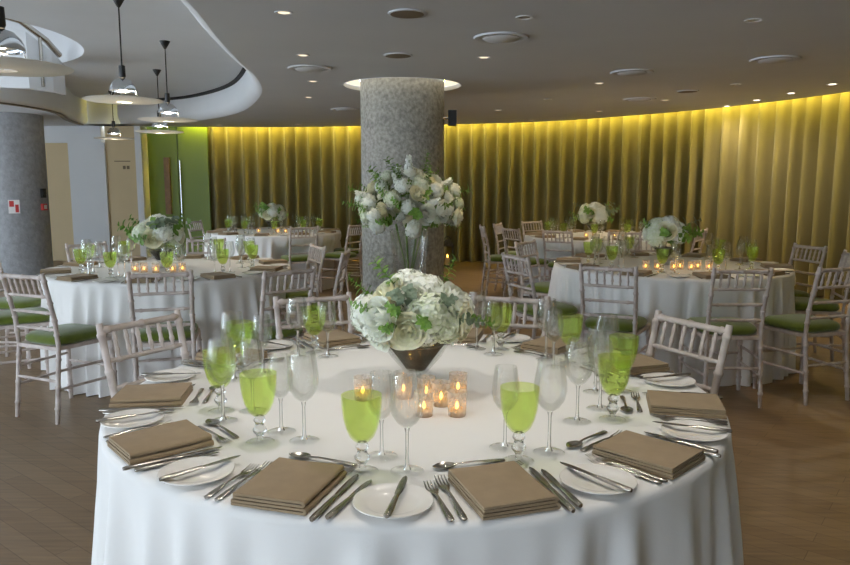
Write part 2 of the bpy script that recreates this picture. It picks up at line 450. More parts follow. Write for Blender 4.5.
def make_vent():
    o = empty('ceiling_vent')
    mb = MB(); mb.lathe([(.20, 0), (.195, -.012), (.165, -.014), (.15, -.002)], 40, cap=False); mb.build('outer_ring', M['ceiling'], o)
    mb = MB(); mb.lathe([(.001, -.022), (.12, -.020), (.135, -.010), (.13, -.004)], 40, cap=False); mb.build('centre_plate', M['ceiling'], o)
    return o
for (x, y), lab in [((.55, 5.4), 'largest round air vent at the top centre of the ceiling'), ((-1.05, 6.79), 'round air vent left of the column halo'),
                    ((-1.12, 10.37), 'small far round vent left of the column near the curtain'), ((1.95, 7.02), 'round air vent on the ceiling right of the column'),
                    ((2.96, 6.31), 'round air vent nearest the right edge of the ceiling'), ((2.66, 9.18), 'round air vent just in front of the lit curtain downlights')]:
    inst('vent', make_vent, (x, y, ZC - .001), 0, lab, 'air vent', 'round ceiling vents')
def make_cspk():
    o = empty('ceiling_speaker')
    mb = MB(); mb.lathe([(.12, 0), (.12, -.008), (.105, -.01)], 32, cap=False); mb.build('rim', M['ceiling'], o)
    mb = MB(); mb.lathe([(.001, -.009), (.106, -.008)], 32, cap=False); mb.build('grille', M['shade_grille'], o)
    return o
for (x, y), lab in [((-.22, 6.12), 'flat round ceiling speaker just in front of the column halo'), ((-.11, 4.66), 'flat round ceiling speaker at the top edge of the photo'),
                    ((2.98, 8.41), 'flat round ceiling speaker near the right curtain')]:
    inst('cspk', make_cspk, (x, y, ZC - .001), 0, lab, 'speaker', 'round ceiling speakers')
# small black speaker on the column
sp = empty('wall_speaker', (.285, 7.86, 2.10)); tag(sp, 'small black loudspeaker fixed to the right side of the central column', 'speaker')
mb = MB(); mb.box(-.04, .05, -.05, .05, -.08, .08); mb.build('cabinet', M['black'], sp, smooth=False)
mb = MB(); mb.tube([(-.10, .02, .0), (-.03, .02, 0)], .012, 8); mb.build('bracket', M['steel'], sp)

# pendant lamps: chrome bowl above a white disc
def make_pendant(cord):
    o = empty('pendant_lamp')               # origin at disc centre
    top = cord
    mb = MB(); mb.lathe([(.001, top - .09), (.012, top - .085), (.05, top - .02), (.055, top), (.001, top)], 20); mb.build('canopy', M['black'], o)
    mb = MB(); mb.tube([(0, 0, top - .08), (0, 0, .27)], .006, 6); mb.build('cord', M['black'], o)
    mb = MB(); mb.lathe([(.001, .285), (.024, .28), (.026, .2), (.02, .185), (.001, .185)], 16); mb.build('socket', M['black'], o)
    mb = MB(); pr = [(.025, .180), (.055, .170), (.085, .138), (.100, .10), (.100, .085)]
    mb.lathe(pr + [(r - .003, z - .002) for r, z in reversed(pr)], 36, cap=False); mb.build('bowl_shade', M['chrome'], o)
    mb = MB(); mb.lathe([(.001, .18), (.02, .17), (.032, .13), (.025, .10), (.001, .09)], 16); mb.build('bulb', M['bulb'], o)
    mb = MB(); mb.lathe([(.06, .008), (.15, .012), (.29, .018), (.30, .014), (.29, .008), (.06, -.004), (.06, .008)], 56, cap=False); mb.build('disc_reflector', M['opal'], o)
    mb = MB()
    for a in (0, 2.09, 4.19): mb.tube([(.095*cos(a), .095*sin(a), .09), (.12*cos(a), .12*sin(a), .012)], .0025, 5)
    mb.build('wire', M['steel'], o)
    return o
for (x, y, z), lab in [((-1.96, 3.46, 1.925), 'white disc pendant lamp at the top left corner, closest and largest'),
                       ((-2.40, 5.9, 2.05), 'white disc pendant lamp left of the ceiling curve, second largest'),
                       ((-2.66, 7.65, 2.05), 'white disc pendant lamp rightmost of the hanging group'),
                       ((-3.42, 9.5, 2.06), 'white disc pendant lamp behind the rightmost one, partly hidden by it'),
                       ((-4.9, 11.6, 2.11), 'smallest white disc pendant lamp, in front of the cream wall sign')]:
    o = make_pendant(ZU - z + .01); o.location = (x, y, z); tag(o, lab, 'pendant lamp', 'disc pendant lamps over the left side')

# ------------------------------------------------------------------ small wall things
s = empty('fire_sign', (0, 0, 0)); tag(s, 'small red and white fire action sign on the left grey column', 'sign')
def on_col(ang, z, cx=-6.32, cy=11.2, r=.47): return Vector((cx + r*cos(ang), cy + r*sin(ang), z))
s.location = on_col(R(-62), 1.075); s.rotation_euler = (0, 0, R(-62) + pi/2)
mb = MB(); mb.box(-.075, .075, -.012, 0, -.1, .1); mb.build('sign_plate', M['signwhite'], s, smooth=False)
mb = MB(); mb.box(-.06, .0, -.015, -.012, .0, .085); mb.box(.015, .06, -.015, -.012, -.085, .03); mb.build('red_symbol', M['signred'], s, smooth=False)
s = empty('alarm_call_point', on_col(R(-8), 1.06), R(-8) + pi/2); tag(s, 'small red fire alarm call point on the right side of the left column', 'alarm')
mb = MB(); mb.box(-.05, .05, -.04, 0, -.05, .05); mb.build('housing', M['signred'], s, smooth=False)
mb = MB(); mb.box(-.03, .03, -.043, -.04, -.03, .03); mb.build('press_panel', M['signwhite'], s, smooth=False)
s = empty('alarm_sounder', on_col(R(-8), 1.27), R(-8) + pi/2); tag(s, 'small dark alarm sounder above the red call point on the left column', 'alarm')
mb = MB(); mb.box(-.04, .04, -.04, 0, -.07, .07); mb.build('housing', M['dark'], s, smooth=False)
mb = MB(); mb.lathe([(.03, 0), (.03, .012), (.001, .015)], 14); mb.xf(Matrix.Translation((0, -.04, 0)) @ Matrix.Rotation(R(90), 4, 'X')); mb.build('sounder_cone', M['black'], s)
s = empty('direction_sign', (-5.48, YW + .026, 1.74)); tag(s, 'small grey lettered direction sign on the cream wall left of the green doors', 'sign')
mb = MB(); mb.box(-.17, .12, -.004, 0, .075, .09); mb.build('rule_line', M['ink'], s, smooth=False)
mb = MB()
for x in (-.02, .05): mb.box(x, x + .05, -.004, 0, -.06, .0)
mb.build('symbol', M['ink'], s, smooth=False)

# ------------------------------------------------------------------ lantern on the floor by the curtain
s = empty('lantern', (.385, 12.35, 0)); tag(s, 'small brown candle lantern on the floor by the curtain right of the column', 'lantern')
mb = MB(); mb.box(-.1, .1, -.1, .1, 0, .03); mb.build('base', M['soil'], s, smooth=False)
mb = MB(); mb.loft([[(x*a, y*a, z) for x, y in ((-1, -1), (1, -1), (1, 1), (-1, 1))] for a, z in ((.11, .36), (.11, .38), (.04, .46), (.02, .47))]); mb.build('roof', M['soil'], s, smooth=False)
mb = MB()
for x in (-.09, .09):
    for y in (-.09, .09): mb.box(x - .01, x + .01, y - .01, y + .01, .03, .36)
mb.build('frame', M['soil'], s, smooth=False)
mb = MB(); mb.tube([(.05*cos(t), 0, .47 + .05*sin(t)) for t in [pi*i/8 for i in range(9)]], .006, 6); mb.build('ring_handle', M['dark'], s)
mb = MB(); mb.lathe([(.035, .03), (.035, .16), (.001, .16)], 16); cn = mb.build('candle', M['wax'], s)
mb = MB(); mb.lathe([(.001, .16), (.012, .175), (.008, .2), (.001, .215)], 10); mb.build('flame', M['flame'], cn)

# ------------------------------------------------------------------ chiavari chair
def make_chair():
    o = empty('chiavari_chair')
    for sx in (-1, 1):
        x = .168*sx
        bamboo((x*1.02, -.235, 0), (x*1.03, -.268, .893), .0135, (.10, .24, .42, .585, .68, .80, .95), mid=[(x, -.19, .45), (x, -.205, .62)]).build('back_post', M['limewood'], o)
        bamboo((.203*sx, .175, 0), (.195*sx, .17, .445), .0145, (.2, .5, .85)).build('leg', M['limewood'], o)
    mb = MB()
    def fr(z, e): return [(-.205 - e, .205 + e, z), (-.172 - e, -.20 - e, z), (.172 + e, -.20 - e, z), (.205 + e, .205 + e, z)]
    mb.loft([fr(.430, 0), fr(.452, 0)]); mb.build('seat_frame', M['limewood'], o, smooth=False)
    # cushion
    mb = MB(); rings = []
    for sc, z in ((.90, .4525), (.97, .462), (1.0, .478), (.97, .495), (.88, .508), (.6, .518)):
        ring = []
        for i in range(32):
            a = 2*pi*i/32; ca, sa = cos(a), sin(a)
            ex = math.copysign(abs(ca) ** .45, ca); ey = math.copysign(abs(sa) ** .45, sa)
            w = .172 + .036 * (ey + 1) / 2
            ring.append((w*ex*sc, .195*ey*sc + .004, z))
        rings.append(ring)
    mb.loft(rings); mb.build('cushion', M['cushion'], o)
    def yb(z): return -.205 - (z - .62) * .225 if z > .62 else -.19 - (z - .45)*.09
    zt = .868
    bamboo((-.176, yb(zt), zt), (.176, yb(zt), zt), .0125, (.08, .5, .92)).build('top_rail', M['limewood'], o)
    for z in (.755, .655, .555):
        bamboo((-.172, yb(z), z), (.172, yb(z), z), .0095, (.15, .85)).build('back_rail', M['limewood'], o)
    for i in range(6):
        x = -.172 + .344*(i + 1)/7
        bamboo((x, yb(.755), .758), (x, yb(zt), zt - .004), .0075, (.3, .7), 6).build('spindle', M['limewood'], o)
    def st(a, b): bamboo(a, b, .0085, (.2, .8), 6).build('stretcher', M['limewood'], o)
    for sx in (-1, 1):
        st((.170*sx, -.215, .20), (.199*sx, .173, .20)); st((.169*sx, -.203, .31), (.197*sx, .172, .31))
    st((-.197, .173, .26), (.197, .173, .26)); st((-.17, -.212, .25), (.17, -.212, .25))
    return o
NCH = [0]
def chair(x, y, face, label, group):
    """face: world direction angle (degrees) the sitter looks at"""
    return inst('chair', make_chair, (x, y, 0), R(face) - pi/2, label, 'chair', group)

# ------------------------------------------------------------------ tables and cloths
TABLES = dict(F=(-.0264, 2.203), ML=(-1.97, 5.57), MR=(1.965, 5.80), FL=(-2.075, 9.98), FR=(2.185, 9.16))
ZT = .757
CHAIRS = {k: [] for k in TABLES}
def cloth(key, label, seed, dents, nfold=23, amp=.045):
    cx, cy = TABLES[key]; rr = random.Random(seed); n = 640
    fold = [(k + rr.randint(-3, 3), rr.uniform(0, 6.28), w) for k, w in ((17, .5), (29, .8), (43, 1.0), (57, .7))]
    def prof(a):
        s = sum(w*sin(k*a + p) for k, p, w in fold) / 2.2
        return max(-.8, min(1.3, s*1.25 if s > 0 else s*.9))
    rings = []
    for r in (.02, .3, .6, .85): rings.append([(r*cos(2*pi*i/n), r*sin(2*pi*i/n), ZT) for i in range(n)])
    RT = .905
    for r, z in ((RT - .012, ZT), (RT - .003, ZT - .003), (RT + .004, ZT - .010), (RT + .007, ZT - .022)):
        rings.append([(r*cos(2*pi*i/n), r*sin(2*pi*i/n), z) for i in range(n)])
    m = 16
    for k in range(1, m + 1):
        t = k / m; z = (ZT - .022) * (1 - t) + .006 * t; ring = []
        for i in range(n):
            a = 2*pi*i/n
            r = RT + .007 + .022*t + amp*prof(a + .05*sin(3*a)*t) * min(1, 1.6*t) ** .75
            for da, depth in dents:
                dd = (math.degrees(a) - da + 180) % 360 - 180
                wgt = max(0, 1 - (abs(dd) / 19) ** 4) * (1 / (1 + math.exp((z - .60) / .022)))
                lim = depth - .02
                if wgt > 0 and lim < r: r = r*(1 - wgt) + lim*wgt
            ring.append((r*cos(a), r*sin(a), z))
        rings.append(ring)
    mb = MB(); mb.loft(rings, cap=False); mb.add([(0, 0, ZT)] + rings[0], [(0, i + 1, (i + 1) % n + 1) for i in range(n)])
    o = mb.build('tablecloth', M['cloth'], loc=(cx, cy, 0)); tag(o, label, 'tablecloth', 'floor-length white tablecloths')
    return o
def make_table():
    o = empty('round_table')
    mb = MB(); mb.lathe([(.001, .725), (.89, .725), (.895, .738), (.89, .752), (.001, .752)], 64); mb.build('tabletop', M['ply'], o)
    for a in (45, 135, 225, 315):
        c, s_ = .42*cos(R(a)), .42*sin(R(a))
        mb = MB(); mb.tube([(c*1.1, s_*1.1, 0), (c, s_, .726)], .018, 8); mb.build('leg', M['steel'], o)
    return o
TNAME = dict(F='foreground table', ML='middle left table', MR='middle right table', FL='far left table', FR='far right table')
for k, (x, y) in TABLES.items():
    inst('table', make_table, (x, y, 0), 0, 'round banquet table covered to the floor by cloth, the %s' % TNAME[k], 'table', 'round banquet tables')

# ------------------------------------------------------------------ tableware makers (origin on the cloth, +Y towards table centre)
def lathe_obj(o, name, prof, m, n=28):
    mb = MB(); mb.lathe(prof, n, cap=False); return mb.build(name, m, o)
def make_goblet(n=28):
    o = empty('water_goblet')
    lathe_obj(o, 'foot', [(.001, .0075), (.012, .0072), (.030, .0045), (.0355, .0032), (.0365, .0022), (.036, .0006)], M['footglass'], n)
    lathe_obj(o, 'stem', [(.010, .006), (.007, .014), (.010, .022), (.0165, .030), (.0175, .036), (.012, .044), (.010, .050), (.015, .058), (.013, .066), (.010, .070)], M['stemglass'], 18)
    out = [(.006, .070), (.018, .073), (.028, .084), (.036, .103), (.0415, .125), (.0445, .15), (.0455, .172), (.0455, .178)]
    inn = [(r - .0028 if r > .01 else .002, z + (.004 if z < .1 else 0)) for r, z in reversed(out)]
    lathe_obj(o, 'bowl', out + inn, M['greenglass'], n)
    return o
def make_wine(h, rmax, n=28):
    o = empty('wine_glass'); sb = h*.45
    lathe_obj(o, 'foot', [(.001, .0065), (.009, .0062), (.032, .0036), (.037, .0028), (.038, .002), (.0375, .0006)], M['footglass'], n)
    lathe_obj(o, 'stem', [(.009, .006), (.0048, .016), (.0040, .04), (.0040, sb - .012), (.0065, sb)], M['stemglass'], 12)
    H = h - sb
    out = [(.0065, sb), (rmax*.55, sb + H*.09), (rmax*.86, sb + H*.24), (rmax, sb + H*.42), (rmax*.97, sb + H*.6), (rmax*.88, sb + H*.8), (rmax*.79, h)]
    inn = [(max(.002, r - .0016), z + (.003 if z < sb + H*.2 else 0)) for r, z in reversed(out)]
    lathe_obj(o, 'bowl', out + inn, M['clear'], n)
    return o
def make_plate():
    mb = MB(); mb.lathe([(.001, .004), (.048, .004), (.055, .007), (.078, .0125), (.081, .0125), (.0815, .011), (.056, .003), (.048, 0), (.001, 0)], 48, cap=False)
    return mb.build('side_plate', M['china'])
def strip(mb, secs, n=10):
    secs = [(y, w*.80, z, t) for y, w, z, t in secs]
    """secs: (y, half width, z centre, half thickness)"""
    mb.loft([[(w*cos(2*pi*j/n), y, z + t*sin(2*pi*j/n)) for j in range(n)] for y, w, z, t in secs])
HANDLE = [(-.100, .004, .003, .0018), (-.097, .0085, .0035, .0024), (-.08, .0095, .0045, .0024), (-.05, .0075, .006, .0022), (-.02, .0048, .008, .002), (.01, .0036, .0085, .002)]
def sl(secs, L): return [(y*L, w, z, t) for y, w, z, t in secs]
def make_fork(L=1.0):
    mb = MB(); strip(mb, sl(HANDLE + [(.030, .0045, .0075, .0016), (.042, .010, .0055, .0014), (.055, .0125, .0045, .0013), (.062, .0125, .0045, .0012)], L))
    for i in range(4):
        x = -.0105 + .007*i
        mb.loft([[(x + w*cos(2*pi*j/6), y*L, z + t*sin(2*pi*j/6)) for j in range(6)] for y, w, z, t in ((.058, .0021, .0045, .0012), (.075, .0019, .0052, .0011), (.090, .0017, .0075, .001), (.102, .0008, .011, .0006))])
    return mb.build('fork', M['steel'])
def make_knife(L=1.0):
    mb = MB(); strip(mb, [(-.115*L, .005, .006, .004), (-.110*L, .0095, .006, .0045), (-.08*L, .0098, .006, .0045), (-.02*L, .0075, .006, .004), (0, .0062, .006, .0032),
                           (.006, .008, .006, .0012), (.04*L, .0098, .006, .0009), (.08*L, .0098, .006, .0008), (.105*L, .007, .006, .0007), (.116*L, .0015, .006, .0005)])
    return mb.build('table_knife', M['steel'])
def make_spoon(L=1.0):
    o = empty('spoon')
    mb = MB(); strip(mb, sl(HANDLE + [(.030, .0045, .0072, .0016), (.040, .007, .006, .0014)], L)); mb.build('handle', M['steel'], o)
    mb = MB(); rows = []; ny, nx = 12, 9
    for i in range(ny + 1):
        v = i/ny; y = (.034 + .058*v)*L; w = .0185*math.sin(pi*min(1, (.06 + .94*v))) ** .62 * (1.08 - .22*v)
        w = max(w, .003); dz = .0065*math.sin(pi*v)
        rows.append([(w*(2*j/nx - 1), y, .0075 - dz*(1 - (2*j/nx - 1)**2) + .0008) for j in range(nx + 1)])
    low = [[(x, y, z - .0012) for x, y, z in r] for r in rows]
    mb.loft([r + q[::-1] for r, q in zip(rows, low)]); mb.build('spoon_bowl', M['steel'], o)
    return o
def make_napkin():
    """folded in thick layers; open layered end towards the table edge (-Y)"""
    def layer(mb, w0, w1, z0, z1, y0, y1, sh):
        # a folded band: rounded fold on +X side and a slit in the middle
        zc = (z0 + z1)/2; h = (z1 - z0)/2; pts = []
        k = 8
        pts += [(w0, z0 + .0002), (w0*.3, z0), (w1 - h, z0)]
        pts += [(w1 - h + h*cos(a), zc + h*sin(a)) for a in [(-pi/2 + pi*i/k) for i in range(1, k)]]
        pts += [(w1 - h, z1), (w0*.3, z1 + .0006), (w0, z1)]
        g = h*.16
        pts += [(w0, zc + g), (w1 - h*1.2, zc + g), (w1 - h*.95, zc), (w1 - h*1.2, zc - g), (w0, zc - g)]
        rings = []
        for t in (0, .04, .35, .7, .96, 1):
            y = y0 + (y1 - y0)*t; e = .0008 if t in (0, 1) else 0
            rings.append([(x*(1 - e) + sh*t, y, z + (.0012*sin(5*t + x*30) if z > zc else 0)) for x, z in pts])
        mb.loft(rings)
    o = empty('napkin')
    mb = MB(); layer(mb, -.083, .083, .0003, .0125, -.102, .100, .0); mb.build('lower_fold', M['napkin'], o)
    mb = MB(); layer(mb, -.080, .079, .0132, .0255, -.099, .098, -.002); mb.build('upper_fold', M['napkin'], o)
    return o
def make_votive():
    o = empty('votive_candle')
    pr = [(.001, .0), (.024, .0), (.0255, .004), (.0275, .066), (.0282, .070)]
    lathe_obj(o, 'holder', pr + [(.0266, .070), (.0255, .012), (.001, .010)], M['frost'], 24)
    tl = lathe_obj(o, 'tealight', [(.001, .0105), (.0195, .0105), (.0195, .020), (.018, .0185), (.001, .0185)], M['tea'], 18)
    lathe_obj(tl, 'flame', [(.001, .0185), (.0048, .024), (.004, .031), (.001, .040)], M['flame'], 10)
    return o

PR = dict(goblet=lambda: make_goblet(), wine=lambda: make_wine(.228, .040), small=lambda: make_wine(.205, .034), plate=make_plate,
          fork=lambda: make_fork(1.0), fork2=lambda: make_fork(.87), knife=lambda: make_knife(1.0), knife2=lambda: make_knife(.84),
          spoon=lambda: make_spoon(.92), napkin=make_napkin, votive=make_votive)

def put(kind, tb, th, r, arc, rz, label, cat, group, z=ZT, rot=None):
    """th setting angle, r radius, arc tangential offset (+ = sitter's right), rz rotation in sitter frame"""
    cx, cy = TABLES[tb]; a = R(th)
    inw = Vector((-cos(a), -sin(a))); right = Vector((-sin(a), cos(a)))
    p = Vector((cx, cy)) - inw*r + right*arc
    base = math.atan2(inw.y, inw.x) - pi/2
    e = (rot[0], rot[1], base + rz) if rot else None
    return inst(kind, PR[kind], (p.x, p.y, z), base + rz, label, cat, group, e)

def setting(tb, th, where, full, glasses=None, seed=0):
    rr = random.Random(int(th*7) + seed); j = lambda s: rr.uniform(-s, s); t = TNAME[tb]
    at = '%s, %s' % (where, t)
    sqz = full == 2 and th in (20, 48.5, 77); tight = full == 2 and th == -46; tk = th == -76.4
    put('napkin', tb, th, .795, j(.006), (.02 if sqz or tight else j(.06) + .05), 'folded taupe napkin, ' + at, 'napkin', 'folded taupe napkins', ZT + .001)
    put('plate', tb, th, .795, (-.207 if sqz else -.215 if tight else -.228 + j(.006)), j(3), 'white side plate, ' + at, 'plate', 'white side plates', ZT + .001)
    if full >= 1:
        put('fork', tb, th, .795, (-.104 if sqz else -.100 if tight else -.108 + j(.002)), j(.02 if sqz or tight else .05), 'large inner fork, ' + at, 'fork', 'dinner forks')
        put('knife', tb, th, .800, (.100 if sqz else .104 if tk else .112 + j(.002)), j(.01 if sqz or tk else .05), 'large inner knife, ' + at, 'knife', 'dinner knives')
    if full >= 2:
        if th not in (48.5, 77): put('fork2', tb, th, .805, (-.126 if sqz else -.121 if tight else -.137 + j(.002)), j(.02 if sqz or tight else .05), 'small outer fork, ' + at, 'fork', 'starter forks')
        if th not in (20, 48.5): put('knife2', tb, th, .800, (.124 if sqz else .127 if tk else .142 + j(.002)), j(.01 if sqz or tk else .05), 'small outer knife, ' + at, 'knife', 'starter knives')
        put('spoon', tb, th, .630, -.015 + j(.012), pi/2 + j(.07), 'dessert spoon above napkin, ' + at, 'spoon', 'dessert spoons')
        put('fork2', tb, th, .666, .010 + j(.012), -pi/2 + j(.07), 'dessert fork above napkin, ' + at, 'fork', 'dessert forks')
        put('knife2', tb, th,   .790, (-.192 if sqz else -.222), -.25 + j(.25), 'butter knife across the plate, ' + at, 'knife', 'butter knives', ZT + .0135)
    g = glasses or [('goblet', .625, .125), ('wine', .575, .205), ('small', .545, .10)]
    lab = dict(goblet='lime green water goblet, ', wine='tall clear wine glass, ', small='shorter clear wine glass, ')
    grp = dict(goblet='lime green water goblets', wine='tall clear wine glasses', small='shorter clear wine glasses')
    cat = dict(goblet='goblet', wine='wine glass', small='wine glass')
    for k, r, arc in g:
        put(k, tb, th, r, arc, 0, lab[k] + at, cat[k], grp[k])

# foreground settings
FS = [(-172.9, 'left edge setting'), (-141.9, 'front left edge setting'), (-109, 'front setting left of centre'), (-76.4, 'front setting right of centre'),
      (-46, 'front right edge setting'), (-13.7, 'right edge setting'), (20, 'setting by right hand chair'), (48.5, 'back right setting'),
      (77, 'back setting right of the bouquet'), (117, 'back setting left of the bouquet'), (150, 'setting by left hand chair')]
FG = {-109: [('goblet', .655, .105), ('wine', .622, .20), ('small', .558, .112)],
      -76.4: [('goblet', .632, .098), ('wine', .600, .188), ('small', .545, .096)],
      -46: [('goblet', .585, .185), ('wine', .528, .10), ('small', .51, .24)],
      -141.9: [('goblet', .592, .131), ('wine', .500, .19), ('small', .515, .095)],
      -172.9: [('goblet', .575, .15), ('wine', .555, .24), ('small', .485, .16)]}
for th, w in FS: setting('F', th, w, 2, FG.get(th), 1)
WH = ['nearest setting', 'setting right of the nearest', 'right side setting nearer front', 'right side setting nearer back', 'back right setting',
      'furthest setting', 'back left setting', 'left side setting nearer back', 'left side setting nearer front', 'setting left of the nearest']
for tb, full, th0 in (('ML', 1, -84), ('MR', 1, -88), ('FL', 0, -90), ('FR', 0, -82)):
    for k in range(10): setting(tb, th0 + 36*k, WH[k], full, None, 3)

# ------------------------------------------------------------------ flowers
def floret_ball(n, r, ps, seed, squash=.85, low=-.55):
    mb = MB(); rr = random.Random(seed)
    # core so that the head is not see-through
    mb.loft([[(r*.8*cos(2*pi*j/12)*s_, r*.8*sin(2*pi*j/12)*s_, r*.8*squash*c_) for j in range(12)] for s_, c_ in [(sin(pi*i/7)+.01, -cos(pi*i/7)) for i in range(8)]])
    for i in range(n):
        z = 1 - (1 - low)*(i + .5)/n; a = i*2.39996 + rr.uniform(-.2, .2)
        s_ = math.sqrt(max(0, 1 - z*z)); nrm = Vector((s_*cos(a), s_*sin(a), z))
        p = Vector((nrm.x*r, nrm.y*r, nrm.z*r*squash)) * rr.uniform(.92, 1.06)
        nrm = (nrm + Vector((rr.uniform(-.35, .35), rr.uniform(-.35, .35), rr.uniform(-.2, .35)))).normalized()
        u = nrm.orthogonal().normalized(); w = nrm.cross(u); q = rr.uniform(0, 1.57); s = ps*rr.uniform(.8, 1.15)
        for k in range(4):
            b = q + k*pi/2; d1 = u*cos(b) + w*sin(b); d2 = -u*sin(b) + w*cos(b)
            mb.add([p, p + d1*s*.6 + d2*s*.48 + nrm*s*.16, p + d1*s*1.05 + nrm*s*.10, p + d1*s*.6 - d2*s*.48 + nrm*s*.16], [(0, 1, 2, 3)])
    return mb
def rose(seed):
    mb = MB(); rr = random.Random(seed)
    for k, (n, r0, h, lean) in enumerate(((3, .22, .95, -.10), (4, .42, .98, .0), (5, .62, .92, .14), (6, .82, .78, .32), (6, .98, .56, .5))):
        for i in range(n):
            a0 = 2*pi*i/n + k*.7 + rr.uniform(-.15, .15); wd = 2*pi/n*.72; rows = []
            for v in range(5):
                t = v/4; row = []
                for u in range(6):
                    s = u/5*2 - 1; a = a0 + s*wd*(.55 + .45*math.sin(pi*min(1, t*.62 + .12)))
                    rad = r0*(.35 + .65*math.sin(pi/2*min(1, t*1.5))) + lean*t*t + .03*s*s*(-1 if k < 2 else 1)
                    z = -.55 + (h + .55)*t*(1 - .16*s*s*t) - .25*max(0, lean)*t**3
                    row.append((rad*cos(a), rad*sin(a), z))
                rows.append(row)
            mb.loft(rows, cap=False, closed=False)
    mb.lathe([(.01, -.62), (.5, -.5), (.6, -.2), (.2, .2)], 12)
    return mb
def sprig(seed, n=17, L=1.0, lw=.24, ll=.38):
    mb = MB(); rr = random.Random(seed); pts = []
    for i in range(8):
        t = i/7; pts.append(Vector((.10*sin(2.2*t), .05*sin(3*t + seed), L*t)))
    mb.tube(pts, [.016*(1 - .7*i/7) for i in range(8)], 5)
    for i in range(n):
        t = .08 + .92*i/(n - 1); q = min(6, int(t*7)); p = pts[q].lerp(pts[q+1], t*7 - q); a = i*2.4 + rr.uniform(-.3, .3)
        d = Vector((cos(a), sin(a), rr.uniform(.35, .8))).normalized(); sd = d.cross(Vector((0, 0, 1))).normalized(); up = sd.cross(d)
        l = ll*rr.uniform(.75, 1.15)*(1 - .3*t); w = lw*l/ll
        A = p; rowsL = []
        for tt, ww in ((0, .06), (.25, .42), (.5, .5), (.75, .34), (1, .02)):
            c = A + d*l*tt - Vector((0, 0, 1))*l*.35*tt*tt
            rowsL.append([c - sd*w*ww + up*w*.12, c, c + sd*w*ww + up*w*.12])
        mb.loft(rowsL, cap=False, closed=False)
    return mb
def spike(seed):
    """upright stem of small white blossoms"""
    mb = MB(); rr = random.Random(seed)
    mb.tube([(0, 0, 0), (.02, .01, .5), (0, 0, 1)], [.02, .016, .008], 5, mi=1)
    for i in range(26):
        t = .25 + .75*i/25; a = i*2.4; rad = .16*(1.15 - t*.75)
        c = Vector((rad*cos(a), rad*sin(a), t)); nrm = Vector((cos(a), sin(a), .35)).normalized()
        u = nrm.orthogonal().normalized(); w = nrm.cross(u); s = .15*(1.2 - .6*t)*rr.uniform(.85, 1.2)
        for k in range(5):
            b = k*2*pi/5 + rr.random(); d1 = u*cos(b) + w*sin(b); d2 = -u*sin(b) + w*cos(b)
            mb.add([c, c + d1*s*.6 + d2*s*.45 + nrm*s*.25, c + d1*s + nrm*s*.15, c + d1*s*.6 - d2*s*.45 + nrm*s*.25], [(0, 1, 2, 3)])
    return mb
FM = {}
for i in range(2): FM['hyd%d' % i] = floret_ball(230, 1, .15, 11 + i).mesh('hydrangea', M['petalw' if i == 0 else 'petalg'])
FM['rose0'] = rose(3).mesh('rose', M['petalc']); FM['rose1'] = rose(5).mesh('rose', M['petalw'])
FM['sprig0'] = sprig(1).mesh('sprig', M['leaf']); FM['sprig1'] = sprig(4, 20, 1, .19, .30).mesh('sprig', M['leaf']); FM['sage'] = sprig(7, 14, 1, .26, .36).mesh('sage_sprig', M['sage'])
FM['spike'] = spike(2).mesh('spike', [M['petalw'], M['leaf']])
def aim(d):
    d = Vector(d).normalized(); return d.to_track_quat('Z', 'Y').to_euler()
NAMES = dict(hyd0='hydrangea_head', hyd1='hydrangea_head', rose0='rose_bloom', rose1='rose_bloom', sprig0='leaf_sprig', sprig1='leaf_sprig', sage='sage_sprig', spike='blossom_spike')
SQ = [1.0]
def bloom(o, kind, d, dist, size, c, rs=None):
    d = Vector(d).normalized(); e = aim(d); sq = Vector((1, 1, SQ[0]))
    if rs: e.rotate_axis('Z', rs)
    return mobj(NAMES[kind], FM[kind], o, Vector(c) + d*sq*dist, e, size)
def v_bowl(o, h, r, m='smoke', fill=True):
    pr = [(.001, 0), (.045, 0), (.047, .004), (.018, .012), (.013, .028), (.016, .042), (.035, .055), (r*.72, h*.66), (r, h)]
    mb = MB(); mb.lathe(pr + [(r - .003, h), (r*.72 - .004, h*.66 + .004), (.03, .06), (.001, .056)], 40, cap=False); v = mb.build('vase', M['clear'], o)
    if fill:
        mb = MB(); mb.lathe([(.001, .058), (.03, .064), (r*.58, h*.66 + .004), (r*.82, h*.90), (.001, h*.91)], 28); mb.build('stems', M['soil'], o)
def bouquet(loc, s, label, seed, vase_h=.155, vase_r=.105, n=11):
    o = empty('flower_arrangement', loc); tag(o, label, 'flower arrangement', 'low white flower arrangements')
    v_bowl(o, vase_h, vase_r); rr = random.Random(seed); c = (0, 0, vase_h + .07*s)
    for i in range(n):
        z = 1 - 1.25*(i + .5)/n; a = i*2.4 + seed; q = math.sqrt(max(0, 1 - z*z))
        kind = ('hyd0', 'rose0', 'hyd1', 'rose1')[i % 4]; sz = {'h': .066, 'r': .045}[kind[0]]*s*rr.uniform(.9, 1.1)
        bloom(o, kind, (q*cos(a), q*sin(a), z*.8 + .08), .115*s, sz, c, rr.uniform(0, 6))
    for i in range(12):
        a = rr.uniform(0, 6.28); z = rr.uniform(-.15, .9)
        bloom(o, ('sprig0', 'sprig1', 'sage')[i % 3], (cos(a), sin(a), z), .05*s, rr.uniform(.15, .20)*s, c)
    return o
